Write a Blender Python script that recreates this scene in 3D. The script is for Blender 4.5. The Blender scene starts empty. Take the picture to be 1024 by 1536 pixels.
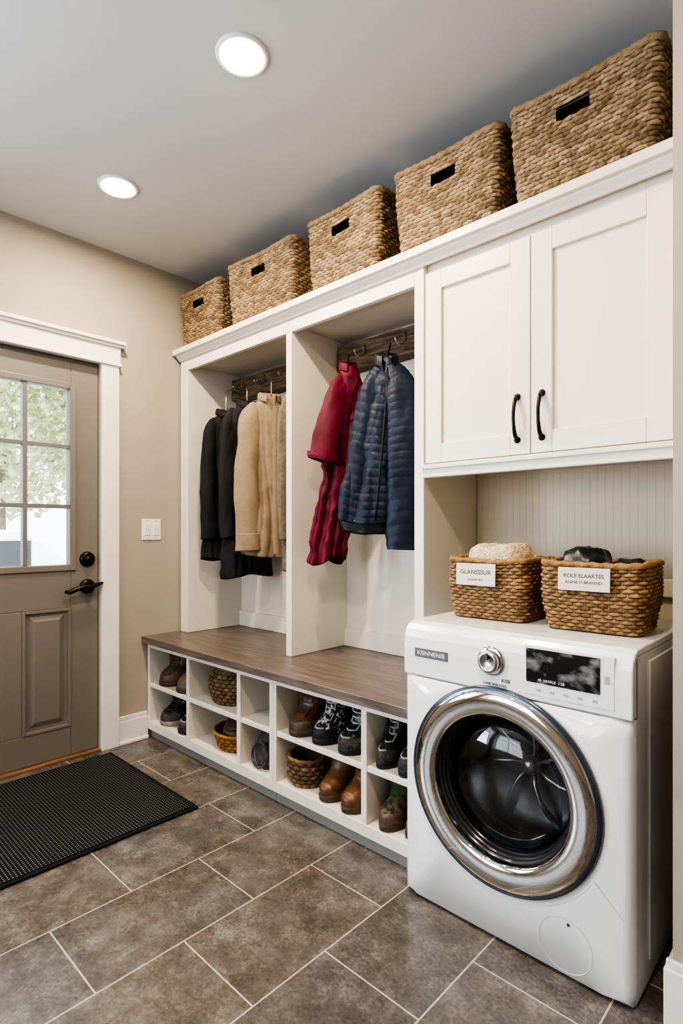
import bpy, bmesh, math, random
from mathutils import Vector, Matrix, noise
R = math.radians; pi = math.pi; sin = math.sin; cos = math.cos
random.seed(7)
S = bpy.context.scene; col = S.collection

# ------------------------------------------------------------------ helpers
def tag(o, label=None, cat=None, group=None, kind=None):
    if label: o['label'] = label
    if cat: o['category'] = cat
    if group: o['group'] = group
    if kind: o['kind'] = kind
    return o

def empty(name, loc, rz=0):
    e = bpy.data.objects.new(name, None); e.empty_display_size = .05
    col.objects.link(e); e.location = loc; e.rotation_euler = (0, 0, rz)
    return e

def wloc(o):
    v = Vector((0, 0, 0))
    while o: v = v + Vector(o.location); o = o.parent
    return v

class MB:
    def __init__(s): s.v = []; s.f = []; s.sm = []; s.at = []
    def add(s, vs, fs, smooth=False, at=None):
        o = len(s.v); s.v += [tuple(p) for p in vs]
        s.f += [tuple(i+o for i in f) for f in fs]; s.sm += [smooth]*len(fs)
        s.at += at if at else [(1.0, .5)]*len(vs)
        return s
    def box(s, x0, x1, y0, y1, z0, z1):
        vs = [(x0,y0,z0),(x1,y0,z0),(x1,y1,z0),(x0,y1,z0),(x0,y0,z1),(x1,y0,z1),(x1,y1,z1),(x0,y1,z1)]
        return s.add(vs, [(0,3,2,1),(4,5,6,7),(0,1,5,4),(1,2,6,5),(2,3,7,6),(3,0,4,7)])
    def loft(s, rings, cap0=True, cap1=True, smooth=True, at=None):
        n = len(rings[0]); vs = [p for r in rings for p in r]; fs = []
        for i in range(len(rings)-1):
            for j in range(n):
                a = i*n+j; b = i*n+(j+1) % n
                fs.append((a, b, b+n, a+n))
        if cap0: fs.append(tuple(reversed(range(n))))
        if cap1: fs.append(tuple(range((len(rings)-1)*n, len(rings)*n)))
        return s.add(vs, fs, smooth, at)
    def strip(s, rings, smooth=True):
        n = len(rings[0]); vs = [p for r in rings for p in r]; fs = []
        for i in range(len(rings)-1):
            for j in range(n-1):
                a = i*n+j; fs.append((a, a+1, a+1+n, a+n))
        return s.add(vs, fs, smooth)
    def tube(s, pts, r, n=10, closed=False, rf=None, smooth=True):
        pts = [Vector(p) for p in pts]; m = len(pts)
        rs = r if isinstance(r, (list, tuple)) else [r]*m
        rings = []; up = None
        for i in range(m):
            if closed: t = pts[(i+1) % m]-pts[(i-1) % m]
            else: t = pts[min(i+1, m-1)]-pts[max(i-1, 0)]
            t.normalize()
            if up is None:
                up = Vector((0,0,1)) if abs(t.z) < .9 else Vector((1,0,0))
            up = (up - t*up.dot(t))
            if up.length < 1e-5: up = t.orthogonal()
            up.normalize(); sd = t.cross(up)
            ring = []
            for j in range(n):
                a = 2*pi*j/n; k = rf(i/(m-1), a) if rf else 1
                ring.append(pts[i]+(up*cos(a)+sd*sin(a))*rs[i]*k)
            rings.append(ring)
        if closed: rings.append(rings[0]); return s.loft(rings, False, False, smooth)
        return s.loft(rings, True, True, smooth)
    def lathe(s, prof, c, axis='z', n=48, smooth=True, rf=None, caps=True):
        rings = []
        for (r, h) in prof:
            ring = []
            for j in range(n):
                a = 2*pi*j/n; k = rf(a, h) if rf else 1
                if axis == 'z': ring.append((c[0]+r*k*cos(a), c[1]+r*k*sin(a), c[2]+h))
                elif axis == 'y': ring.append((c[0]+r*k*cos(a), c[1]+h, c[2]+r*k*sin(a)))
                else: ring.append((c[0]+h, c[1]+r*k*cos(a), c[2]+r*k*sin(a)))
            rings.append(ring)
        return s.loft(rings, caps and prof[0][0] > 1e-4, caps and prof[-1][0] > 1e-4, smooth)
    def extrude_x(s, prof, x0, x1, smooth=False):
        n = len(prof)
        vs = [(x0, y, z) for y, z in prof]+[(x1, y, z) for y, z in prof]
        fs = [(i, (i+1) % n, (i+1) % n+n, i+n) for i in range(n)]
        fs += [tuple(reversed(range(n))), tuple(range(n, 2*n))]
        return s.add(vs, fs, smooth)
    def build(s, name, m, parent=None, local=False, origin=None, bevel=0, seg=2, fixn=True):
        off = Vector((0,0,0))
        if parent and not local: off = wloc(parent)
        if origin: off = Vector(origin)
        me = bpy.data.meshes.new(name)
        me.from_pydata([tuple(Vector(p)-off) for p in s.v], [], s.f)
        me.polygons.foreach_set('use_smooth', s.sm)
        if fixn:
            bm = bmesh.new(); bm.from_mesh(me)
            bmesh.ops.recalc_face_normals(bm, faces=bm.faces); bm.to_mesh(me); bm.free()
        if m.get('woven'):
            at = me.color_attributes.new('strand', 'FLOAT_COLOR', 'POINT')
            at.data.foreach_set('color', [q for (a, b) in s.at for q in (a, b, 0, 1)])
        me.update()
        me.materials.append(m)
        o = bpy.data.objects.new(name, me); col.objects.link(o)
        if parent: o.parent = parent
        if origin: o.location = origin
        if bevel:
            b = o.modifiers.new('bevel', 'BEVEL'); b.width = bevel; b.segments = seg
            b.limit_method = 'ANGLE'; b.angle_limit = R(50)
        return o

def box(name, m, b, parent=None, bevel=.002, origin=None):
    return MB().box(*b).build(name, m, parent, bevel=bevel, origin=origin)

# ------------------------------------------------------------------ materials
def nodes(name):
    m = bpy.data.materials.new(name); m.use_nodes = True
    nt = m.node_tree; return m, nt, nt.nodes['Principled BSDF']

def pmat(name, c1, c2=None, scale=8, rough=.5, metal=0, bump=0, bscale=None, stretch=(1,1,1),
         coat=0, detail=4, spec=.5, sheen=0, lo=.35, hi=.65, bdist=.01):
    m, nt, p = nodes(name); N = nt.nodes.new; L = nt.links.new
    p.inputs['Roughness'].default_value = rough; p.inputs['Metallic'].default_value = metal
    p.inputs['Specular IOR Level'].default_value = spec
    p.inputs['Coat Weight'].default_value = coat
    p.inputs['Sheen Weight'].default_value = sheen
    if c2 is None: c2 = tuple(min(1, c*1.06) for c in c1)
    tc = N('ShaderNodeTexCoord'); mp = N('ShaderNodeMapping'); mp.inputs['Scale'].default_value = stretch
    L(tc.outputs['Object'], mp.inputs['Vector'])
    nz = N('ShaderNodeTexNoise'); nz.inputs['Scale'].default_value = scale; nz.inputs['Detail'].default_value = detail
    L(mp.outputs['Vector'], nz.inputs['Vector'])
    rp = N('ShaderNodeValToRGB'); rp.color_ramp.elements[0].position = lo; rp.color_ramp.elements[1].position = hi
    rp.color_ramp.elements[0].color = (*c1, 1); rp.color_ramp.elements[1].color = (*c2, 1)
    L(nz.outputs['Fac'], rp.inputs['Fac']); L(rp.outputs['Color'], p.inputs['Base Color'])
    if bump:
        n2 = N('ShaderNodeTexNoise'); n2.inputs['Scale'].default_value = bscale or scale*4; n2.inputs['Detail'].default_value = 3
        L(mp.outputs['Vector'], n2.inputs['Vector'])
        bp = N('ShaderNodeBump'); bp.inputs['Strength'].default_value = bump; bp.inputs['Distance'].default_value = bdist
        L(n2.outputs['Fac'], bp.inputs['Height']); L(bp.outputs['Normal'], p.inputs['Normal'])
    return m

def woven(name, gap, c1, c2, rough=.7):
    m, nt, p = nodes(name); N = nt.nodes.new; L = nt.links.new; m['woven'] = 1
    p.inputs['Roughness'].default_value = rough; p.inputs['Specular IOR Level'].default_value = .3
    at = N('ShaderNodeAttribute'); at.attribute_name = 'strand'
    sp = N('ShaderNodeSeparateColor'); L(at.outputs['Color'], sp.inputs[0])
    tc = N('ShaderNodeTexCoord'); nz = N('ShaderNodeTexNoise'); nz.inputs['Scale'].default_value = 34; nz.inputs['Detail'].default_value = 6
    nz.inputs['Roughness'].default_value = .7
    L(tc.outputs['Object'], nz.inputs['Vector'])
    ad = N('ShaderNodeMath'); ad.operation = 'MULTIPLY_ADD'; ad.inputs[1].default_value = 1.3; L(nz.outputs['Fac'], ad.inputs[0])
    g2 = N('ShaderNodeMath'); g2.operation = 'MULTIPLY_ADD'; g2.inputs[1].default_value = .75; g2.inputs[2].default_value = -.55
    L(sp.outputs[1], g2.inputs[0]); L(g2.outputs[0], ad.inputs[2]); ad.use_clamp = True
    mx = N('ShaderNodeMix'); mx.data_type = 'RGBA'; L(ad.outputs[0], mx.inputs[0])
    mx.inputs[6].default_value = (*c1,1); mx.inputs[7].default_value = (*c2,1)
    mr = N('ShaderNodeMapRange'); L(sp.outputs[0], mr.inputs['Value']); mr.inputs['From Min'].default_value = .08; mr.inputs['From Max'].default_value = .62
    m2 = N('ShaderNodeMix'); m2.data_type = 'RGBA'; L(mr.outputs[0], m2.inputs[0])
    m2.inputs[6].default_value = (*gap,1); L(mx.outputs[2], m2.inputs[7]); L(m2.outputs[2], p.inputs['Base Color'])  # crevice shade painted into the colour: low weave depth goes dark
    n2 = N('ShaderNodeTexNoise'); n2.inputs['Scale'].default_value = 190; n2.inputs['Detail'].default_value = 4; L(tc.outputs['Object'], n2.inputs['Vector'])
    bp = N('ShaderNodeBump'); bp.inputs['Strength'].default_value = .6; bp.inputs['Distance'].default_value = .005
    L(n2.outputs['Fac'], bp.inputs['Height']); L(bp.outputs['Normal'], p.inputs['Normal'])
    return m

def emat(name, c, s):
    m = bpy.data.materials.new(name); m.use_nodes = True; nt = m.node_tree
    nt.nodes.remove(nt.nodes['Principled BSDF'])
    e = nt.nodes.new('ShaderNodeEmission'); e.inputs['Color'].default_value = (*c, 1); e.inputs['Strength'].default_value = s
    nt.links.new(e.outputs[0], nt.nodes['Material Output'].inputs['Surface']); return m

def glassmat(name, tint, fac=.08, rough=.02):
    m = bpy.data.materials.new(name); m.use_nodes = True; nt = m.node_tree
    nt.nodes.remove(nt.nodes['Principled BSDF']); N = nt.nodes.new
    t = N('ShaderNodeBsdfTransparent'); t.inputs['Color'].default_value = (*tint, 1)
    g = N('ShaderNodeBsdfGlossy'); g.inputs['Roughness'].default_value = rough
    fr = N('ShaderNodeFresnel'); fr.inputs['IOR'].default_value = 1.5
    ad = N('ShaderNodeMath'); ad.operation = 'ADD'; ad.inputs[1].default_value = fac; ad.use_clamp = True
    mx = N('ShaderNodeMixShader')
    nt.links.new(fr.outputs[0], ad.inputs[0]); nt.links.new(ad.outputs[0], mx.inputs[0])
    nt.links.new(t.outputs[0], mx.inputs[1]); nt.links.new(g.outputs[0], mx.inputs[2])
    nt.links.new(mx.outputs[0], nt.nodes['Material Output'].inputs['Surface']); return m

def floor_mat():
    m, nt, p = nodes('slate_tile'); N = nt.nodes.new; L = nt.links.new
    p.inputs['Specular IOR Level'].default_value = .85
    tc = N('ShaderNodeTexCoord'); sp = N('ShaderNodeSeparateXYZ'); L(tc.outputs['Object'], sp.inputs[0])
    ax = N('ShaderNodeMath'); ax.operation = 'ADD'; ax.inputs[1].default_value = -.83+4.9
    ay = N('ShaderNodeMath'); ay.operation = 'ADD'; ay.inputs[1].default_value = 1.08+3.13
    L(sp.outputs['Y'], ax.inputs[0]); L(sp.outputs['X'], ay.inputs[0])
    cb = N('ShaderNodeCombineXYZ'); L(ax.outputs[0], cb.inputs[0]); L(ay.outputs[0], cb.inputs[1])
    br = N('ShaderNodeTexBrick'); L(cb.outputs[0], br.inputs['Vector'])
    br.inputs['Scale'].default_value = 1; br.inputs['Brick Width'].default_value = .49
    br.inputs['Row Height'].default_value = .313; br.inputs['Mortar Size'].default_value = .0023
    br.inputs['Mortar Smooth'].default_value = .1; br.offset = .5; br.offset_frequency = 2
    br.inputs['Color1'].default_value = (.84,.87,.92,1); br.inputs['Color2'].default_value = (1.12,1.08,1.03,1)
    br.inputs['Mortar'].default_value = (1,1,1,1)
    n1 = N('ShaderNodeTexNoise'); n1.inputs['Scale'].default_value = 11; n1.inputs['Detail'].default_value = 14
    n1.inputs['Roughness'].default_value = .78; n1.inputs['Distortion'].default_value = .1
    L(tc.outputs['Object'], n1.inputs['Vector'])
    rp = N('ShaderNodeValToRGB'); e = rp.color_ramp.elements
    e[0].position = .28; e[0].color = (.040,.036,.032,1); e[1].position = .74; e[1].color = (.245,.228,.205,1)
    k = rp.color_ramp.elements.new(.50); k.color = (.108,.096,.084,1)
    L(n1.outputs['Fac'], rp.inputs['Fac'])
    n0 = N('ShaderNodeTexNoise'); n0.inputs['Scale'].default_value = 4.5; n0.inputs['Detail'].default_value = 7
    n0.inputs['Roughness'].default_value = .6
    L(tc.outputs['Object'], n0.inputs['Vector'])
    r0 = N('ShaderNodeValToRGB'); r0.color_ramp.elements[0].position = .32; r0.color_ramp.elements[1].position = .68
    r0.color_ramp.elements[0].color = (.84,.76,.69,1); r0.color_ramp.elements[1].color = (1.12,1.16,1.21,1)
    L(n0.outputs['Fac'], r0.inputs['Fac'])
    m0 = N('ShaderNodeMix'); m0.data_type = 'RGBA'; m0.blend_type = 'MULTIPLY'; m0.inputs[0].default_value = 1
    L(rp.outputs['Color'], m0.inputs[6]); L(r0.outputs['Color'], m0.inputs[7])
    n2 = N('ShaderNodeTexNoise'); n2.inputs['Scale'].default_value = 100; n2.inputs['Detail'].default_value = 4
    L(tc.outputs['Object'], n2.inputs['Vector'])
    r2 = N('ShaderNodeValToRGB'); r2.color_ramp.elements[0].position = .3; r2.color_ramp.elements[1].position = .7
    r2.color_ramp.elements[0].color = (.68,.68,.68,1); r2.color_ramp.elements[1].color = (1.30,1.30,1.30,1)
    L(n2.outputs['Fac'], r2.inputs['Fac'])
    m1 = N('ShaderNodeMix'); m1.data_type = 'RGBA'; m1.blend_type = 'MULTIPLY'; m1.inputs[0].default_value = 1
    L(m0.outputs[2], m1.inputs[6]); L(br.outputs['Color'], m1.inputs[7])
    m2 = N('ShaderNodeMix'); m2.data_type = 'RGBA'; m2.blend_type = 'MULTIPLY'; m2.inputs[0].default_value = 1
    L(m1.outputs[2], m2.inputs[6]); L(r2.outputs['Color'], m2.inputs[7])
    m3 = N('ShaderNodeMix'); m3.data_type = 'RGBA'; L(br.outputs['Fac'], m3.inputs[0])
    L(m2.outputs[2], m3.inputs[6]); m3.inputs[7].default_value = (.42,.395,.355,1)
    L(m3.outputs[2], p.inputs['Base Color'])
    rr = N('ShaderNodeMapRange'); L(n0.outputs['Fac'], rr.inputs['Value'])
    rr.inputs['To Min'].default_value = .20; rr.inputs['To Max'].default_value = .36
    L(rr.outputs[0], p.inputs['Roughness'])
    hs = N('ShaderNodeMath'); hs.operation = 'MULTIPLY_ADD'; hs.inputs[1].default_value = -1.5
    L(br.outputs['Fac'], hs.inputs[0]); L(n0.outputs['Fac'], hs.inputs[2])
    bp = N('ShaderNodeBump'); bp.inputs['Strength'].default_value = .20; bp.inputs['Distance'].default_value = .005
    L(hs.outputs[0], bp.inputs['Height']); L(bp.outputs['Normal'], p.inputs['Normal'])
    return m

def mat_dots():
    m, nt, p = nodes('mat_rubber'); N = nt.nodes.new; L = nt.links.new
    tc = N('ShaderNodeTexCoord'); sc = N('ShaderNodeVectorMath'); sc.operation = 'SCALE'; sc.inputs[3].default_value = 1/.0125
    L(tc.outputs['Object'], sc.inputs[0])
    fr = N('ShaderNodeVectorMath'); fr.operation = 'FRACTION'; L(sc.outputs[0], fr.inputs[0])
    sb = N('ShaderNodeVectorMath'); sb.operation = 'SUBTRACT'; sb.inputs[1].default_value = (.5,.5,0); L(fr.outputs[0], sb.inputs[0])
    ml = N('ShaderNodeVectorMath'); ml.operation = 'MULTIPLY'; ml.inputs[1].default_value = (1,1,0); L(sb.outputs[0], ml.inputs[0])
    ln = N('ShaderNodeVectorMath'); ln.operation = 'LENGTH'; L(ml.outputs[0], ln.inputs[0])
    lt = N('ShaderNodeMath'); lt.operation = 'LESS_THAN'; lt.inputs[1].default_value = .20; L(ln.outputs['Value'], lt.inputs[0])
    mx = N('ShaderNodeMix'); mx.data_type = 'RGBA'; L(lt.outputs[0], mx.inputs[0])
    mx.inputs[6].default_value = (.005,.0055,.0065,1); mx.inputs[7].default_value = (.20,.21,.22,1)
    L(mx.outputs[2], p.inputs['Base Color']); p.inputs['Roughness'].default_value = .7; p.inputs['Specular IOR Level'].default_value = .2
    bp = N('ShaderNodeBump'); bp.inputs['Strength'].default_value = .5; bp.inputs['Distance'].default_value = .003
    L(lt.outputs[0], bp.inputs['Height']); L(bp.outputs['Normal'], p.inputs['Normal'])
    return m

M = {}
M['wall'] = pmat('wall_paint', (.370,.325,.265), (.385,.34,.28), 3, .75, bump=.05, bscale=180)
M['ceil'] = pmat('ceiling_paint', (.545,.535,.525), (.565,.555,.545), 3, .8)
M['floor'] = floor_mat()
M['trim'] = pmat('trim_white', (.76,.73,.685), None, 4, .4)
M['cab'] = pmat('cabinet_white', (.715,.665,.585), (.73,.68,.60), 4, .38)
M['cabin'] = pmat('cabinet_white_shaded', (.54,.48,.405), (.56,.50,.425), 4, .5)  # darker copy of the cabinet white, interior shade put into the colour
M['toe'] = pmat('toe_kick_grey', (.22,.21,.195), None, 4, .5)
M['bead'] = pmat('beadboard_paint', (.62,.54,.415), None, 4, .5)
M['bench'] = pmat('bench_wood', (.088,.066,.056), (.160,.126,.108), 5, .32, stretch=(1.2,14,14), bump=.12, bscale=30, detail=6)
M['rail'] = pmat('weathered_wood', (.045,.029,.017), (.20,.135,.082), 6, .7, stretch=(1.5,16,16), bump=.6, bscale=14, detail=8)
M['door'] = pmat('door_taupe', (.165,.147,.127), (.174,.155,.134), 5, .45)
M['sash'] = pmat('sash_grey', (.15,.145,.14), None, 5, .4)
M['glass'] = glassmat('pane_glass', (.97,.98,.98), .0)
M['bronze'] = pmat('dark_bronze', (.018,.015,.013), (.030,.024,.019), 20, .32, metal=.8)
M['silver'] = pmat('brushed_steel', (.50,.48,.46), None, 20, .28, metal=1)
M['sill'] = pmat('oak_sill', (.15,.075,.032), (.26,.14,.065), 6, .45, stretch=(14,1.2,14))
M['plate'] = pmat('white_plastic', (.80,.79,.76), None, 4, .35)
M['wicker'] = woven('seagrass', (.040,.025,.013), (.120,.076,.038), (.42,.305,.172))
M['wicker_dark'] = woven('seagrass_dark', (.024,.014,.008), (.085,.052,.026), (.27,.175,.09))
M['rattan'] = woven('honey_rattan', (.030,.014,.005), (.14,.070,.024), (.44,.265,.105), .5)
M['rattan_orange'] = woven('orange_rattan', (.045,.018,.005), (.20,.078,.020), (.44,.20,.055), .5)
M['dark_in'] = pmat('basket_inside_shade', (.012,.009,.007), None, 8, .9, spec=.1)  # near black: shade inside the baskets put into the colour
M['washer'] = pmat('enamel_white', (.78,.79,.80), (.79,.80,.81), 3, .16, coat=.3)
M['washpanel'] = pmat('panel_grey', (.72,.73,.74), None, 3, .25)
M['seam'] = pmat('seam_grey', (.34,.35,.36), None, 4, .5)
M['hatch'] = pmat('hatch_line', (.50,.51,.52), None, 4, .4)
M['badge'] = pmat('badge_grey', (.10,.105,.115), None, 4, .35)
M['chrome'] = pmat('chrome', (.56,.545,.525), None, 3, .04, metal=1)
M['rim'] = pmat('rim_steel_blue', (.10,.12,.16), None, 3, .2, metal=.8)
M['gasket'] = pmat('gasket_grey', (.030,.032,.036), (.042,.044,.048), 4, .18, metal=.2, spec=.7)
M['drum'] = pmat('drum_dark_steel', (.11,.11,.115), (.21,.21,.215), 6, .35, metal=.6)
M['fin'] = pmat('drum_fin_steel', (.62,.62,.63), None, 6, .3, metal=.8)
M['doorglass'] = glassmat('smoked_glass', (.60,.60,.62), .03)
M['lens'] = emat('lamp_lens', (1,.90,.72), 28)
M['ink'] = pmat('dark_ink', (.05,.05,.055), None, 4, .6)
M['tagw'] = pmat('label_card', (.60,.56,.50), (.64,.60,.54), 6, .65)
M['tagink'] = pmat('label_ink', (.075,.06,.05), None, 6, .7)
M['matpad'] = mat_dots()
M['matedge'] = pmat('mat_edge', (.007,.0075,.0085), (.013,.0135,.015), 60, .7, bump=.3, bscale=300, spec=.2)
M['coatblack'] = pmat('black_wool', (.005,.005,.006), (.009,.009,.011), 8, .75, spec=.35)
M['coatchar'] = pmat('charcoal_wool', (.007,.007,.009), (.012,.012,.015), 8, .75, spec=.35)
M['coattan'] = pmat('oatmeal_wool', (.242,.180,.114), (.272,.206,.134), 40, .85, spec=.2)
M['coattaupe'] = pmat('taupe_wool', (.13,.108,.08), (.17,.14,.105), 60, .92, bump=.12, bscale=220, spec=.2)
M['red'] = pmat('crimson_cloth', (.078,.0014,.0140), (.118,.0030,.0215), 7, .6, bump=.1, bscale=26, spec=.3)
M['navy'] = pmat('navy_nylon', (.0060,.0130,.030), (.0105,.0205,.043), 7, .5, bump=.25, bscale=40, spec=.3)
M['navydark'] = pmat('navy_lining', (.005,.007,.012), None, 7, .5)
M['sherpa'] = pmat('straw_knit', (.48,.355,.22), (.70,.57,.40), 120, .92, bump=1, bscale=120, spec=.2)
M['blackcloth'] = pmat('black_cloth', (.006,.0065,.007), (.015,.016,.018), 8, .36, bump=.1, bscale=40)
M['leathbrown'] = pmat('brown_leather', (.065,.028,.012), (.13,.057,.024), 10, .4, bump=.2, bscale=60)
M['leathtan'] = pmat('tan_leather', (.105,.043,.017), (.185,.082,.033), 10, .42, bump=.2, bscale=60)
M['leathdark'] = pmat('dark_brown_leather', (.050,.033,.022), (.12,.08,.054), 12, .5, bump=.3, bscale=60)
M['suede'] = pmat('taupe_suede', (.11,.083,.060), (.20,.16,.12), 14, .9, bump=.3, bscale=90)
M['mossmix'] = pmat('moss_brown_weave', (.020,.024,.012), (.115,.088,.045), 55, .85, lo=.42, hi=.58, bump=.4, bscale=110)
M['blackleath'] = pmat('black_leather', (.008,.008,.009), (.022,.021,.022), 10, .36, bump=.2, bscale=60)
M['specks'] = pmat('black_white_knit', (.010,.010,.011), (.46,.45,.43), 75, .8, lo=.54, hi=.58, bump=.3, bscale=120)
M['felt'] = pmat('grey_felt', (.035,.032,.030), (.10,.092,.082), 40, .95, bump=.6, bscale=160)
M['sole'] = pmat('black_rubber', (.012,.012,.013), None, 12, .6)
M['solew'] = pmat('grey_rubber', (.22,.21,.19), None, 12, .6)
M['soletan'] = pmat('gum_rubber', (.06,.038,.022), None, 12, .6)
M['lace'] = pmat('lace_grey', (.34,.33,.31), None, 60, .8)
M['lacedark'] = pmat('lace_dark', (.06,.05,.045), None, 60, .8)
M['green'] = pmat('moss_felt', (.022,.030,.014), (.060,.070,.028), 30, .9, bump=.4, bscale=120)
M['leaf'] = pmat('leaf_green', (.24,.30,.12), (.50,.53,.30), 3, .6)
M['leaf2'] = pmat('leaf_pale', (.32,.36,.20), (.58,.58,.40), 3, .6)
M['bark'] = pmat('bark', (.12,.10,.075), (.22,.18,.14), 12, .9)
M['ground'] = pmat('pale_drive', (.56,.55,.53), (.68,.66,.64), 2, .9)
M['car'] = pmat('car_white', (.68,.69,.71), None, 3, .2, coat=.5)
M['carglass'] = pmat('car_window', (.03,.035,.04), None, 3, .1)
M['display'] = pmat('display_black', (.006,.006,.008), (.22,.22,.23), 22, .12, lo=.47, hi=.70, stretch=(1,1,1.5), detail=12, coat=.5)

# ------------------------------------------------------------------ setting
XW = -2.92; YW = 2.11; ZC = 2.635; XE = 1.6; YF = -1.75
MB().box(-3.05,XE+.12,YF-.12,YW+.12,-.1,0).build('floor', M['floor'])
tag(bpy.data.objects['floor'], 'mottled brown slate look floor tiles in running bond with pale grout', kind='structure')
o = MB().box(-3.05,XE+.12,YF-.12,YW+.12,ZC,ZC+.12).build('ceiling', M['ceil']); tag(o,'smooth pale grey painted ceiling',kind='structure')
DY0, DY1, DZ = .345, 1.25, 2.025
VY0, VY1, VZ0, VZ1 = -1.45, -.30, .80, 2.25
w = MB().box(XW-.12,XW,YF-.12,VY0,0,ZC).box(XW-.12,XW,VY0,VY1,0,VZ0).box(XW-.12,XW,VY0,VY1,VZ1,ZC).box(XW-.12,XW,VY1,DY0,0,ZC)
w.box(XW-.12,XW,DY1,YW+.12,0,ZC).box(XW-.12,XW,DY0,DY1,DZ,ZC)
tag(w.build('wall_left', M['wall']), 'beige painted wall holding the taupe door', kind='structure')
tag(MB().box(XW,XE,YW,YW+.12,0,ZC).build('wall_back', M['wall']), 'beige wall behind the cabinets', kind='structure')
tag(MB().box(-.33,-.19,1.47,YW,0,ZC).build('wall_right', M['wall']), 'beige wall end beside the washing machine', kind='structure')
tag(MB().box(XE,XE+.12,YF-.12,YW,0,ZC).build('wall_side', M['wall']), 'beige wall out of view on the right', kind='structure')
WX0, WX1, WZ0, WZ1 = -2.6, -1.0, .75, 2.2
w = MB().box(XW,WX0,YF-.12,YF,0,ZC).box(WX1,XE,YF-.12,YF,0,ZC).box(WX0,WX1,YF-.12,YF,0,WZ0).box(WX0,WX1,YF-.12,YF,WZ1,ZC)
tag(w.build('wall_front', M['wall']), 'beige wall behind the viewer with a window', kind='structure')
w = MB().box(WX0-.08,WX0,YF,YF+.02,WZ0-.08,WZ1+.08).box(WX1,WX1+.08,YF,YF+.02,WZ0-.08,WZ1+.08).box(WX0,WX1,YF,YF+.02,WZ1,WZ1+.08).box(WX0,WX1,YF,YF+.02,WZ0-.08,WZ0)
w.box((WX0+WX1)/2-.02,(WX0+WX1)/2+.02,YF-.08,YF-.04,WZ0,WZ1).box(WX0,WX1,YF-.08,YF-.04,1.45,1.49)
tag(w.build('window_1', M['trim'], bevel=.002), 'white window frame in the wall behind the viewer', kind='structure')
w = MB().box(XW,XW+.02,VY0-.08,VY0,VZ0-.08,VZ1+.08).box(XW,XW+.02,VY1,VY1+.08,VZ0-.08,VZ1+.08).box(XW,XW+.02,VY0,VY1,VZ1,VZ1+.08).box(XW,XW+.02,VY0,VY1,VZ0-.08,VZ0)
w.box(XW-.08,XW-.04,VY0,VY1,1.50,1.54)
tag(w.build('window_2', M['trim'], bevel=.002), 'white window frame in the left wall out of view', kind='structure')

# door
dr = empty('door_1', (XW-.03, (DY0+DY1)/2, 0)); tag(dr, 'taupe exterior door with nine window panes and two lower panels', kind='structure')
GX0, GX1 = XW-.062, XW-.018
gy0, gy1, gz0, gz1 = .475, 1.11, .97, 1.875
d = MB()
d.box(GX0,GX1,DY0+.004,gy0,.012,DZ-.004).box(GX0,GX1,gy1,DY1-.004,.012,DZ-.004)
d.box(GX0,GX1,gy0,gy1,gz1,DZ-.004).box(GX0,GX1,gy0,gy1,.76,gz0).box(GX0,GX1,gy0,gy1,.012,.16)
pan = [(.475,.70),(.885,1.11)]
d.box(GX0,GX1,.70,.885,.16,.76)
d.build('slab', M['door'], dr, bevel=.003)
for a, b in pan:
    p = MB().box(GX0+.008,GX1-.012,a,b,.16,.76)
    z0, z1 = .16, .76; x = GX1-.012; xr = GX1-.002
    i, k = .03, .055
    vs = [(x,a+i,z0+i),(x,b-i,z0+i),(x,b-i,z1-i),(x,a+i,z1-i),(xr,a+k,z0+k),(xr,b-k,z0+k),(xr,b-k,z1-k),(xr,a+k,z1-k)]
    p.add(vs, [(0,1,5,4),(1,2,6,5),(2,3,7,6),(3,0,4,7),(4,5,6,7)])
    p.box(GX1-.013,GX1+.004,a,a+.014,z0,z1).box(GX1-.013,GX1+.004,b-.014,b,z0,z1).box(GX1-.013,GX1+.004,a+.014,b-.014,z0,z0+.014).box(GX1-.013,GX1+.004,a+.014,b-.014,z1-.014,z1)
    p.build('panel', M['door'], dr, bevel=.002)
f = MB(); q = .022
f.box(GX0-.004,GX1+.010,gy0-q,gy0+.008,gz0-q,gz1+q).box(GX0-.004,GX1+.010,gy1-.008,gy1+q,gz0-q,gz1+q)
f.box(GX0-.004,GX1+.010,gy0+.008,gy1-.008,gz1-.008,gz1+q).box(GX0-.004,GX1+.010,gy0+.008,gy1-.008,gz0-q,gz0+.008)
fo = f.build('window_frame', M['door'], dr, bevel=.003)
f = MB()
for k in (1, 2):
    y = gy0+(gy1-gy0)*k/3; f.box(GX0+.008,GX1+.002,y-.010,y+.010,gz0+.008,gz1-.008)
    z = gz0+(gz1-gz0)*k/3; f.box(GX0+.008,GX1+.001,gy0+.008,gy1-.008,z-.010,z+.010)
f.build('muntin_grid', M['sash'], fo, bevel=.002)
MB().box(XW-.044,XW-.038,gy0+.004,gy1-.004,gz0+.004,gz1-.004).build('pane', M['glass'], fo)
LY = 1.190
h = MB().lathe([(.0,.018),(.026,.018),(.036,.011),(.039,0)], (GX1,LY,1.003), 'x', 32)
h.lathe([(.0,.027),(.015,.026),(.017,.016)], (GX1,LY,1.003), 'x', 24)
h.build('deadbolt', M['bronze'], dr)
h = MB().lathe([(.0,.016),(.024,.016),(.036,.009),(.039,0)], (GX1,LY,.862), 'x', 32)
h.lathe([(.015,.0),(.015,.05),(.018,.056),(0,.058)], (GX1,LY,.862), 'x', 20)
pts = [(GX1+.05,LY+.060,.880),(GX1+.05,LY+.033,.872),(GX1+.05,LY,.862),(GX1+.052,LY-.03,.864),(GX1+.052,LY-.07,.856),(GX1+.048,LY-.105,.842),(GX1+.040,LY-.125,.846)]
h.tube(pts, [.007,.010,.016,.015,.013,.012,.008], 12)
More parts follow.
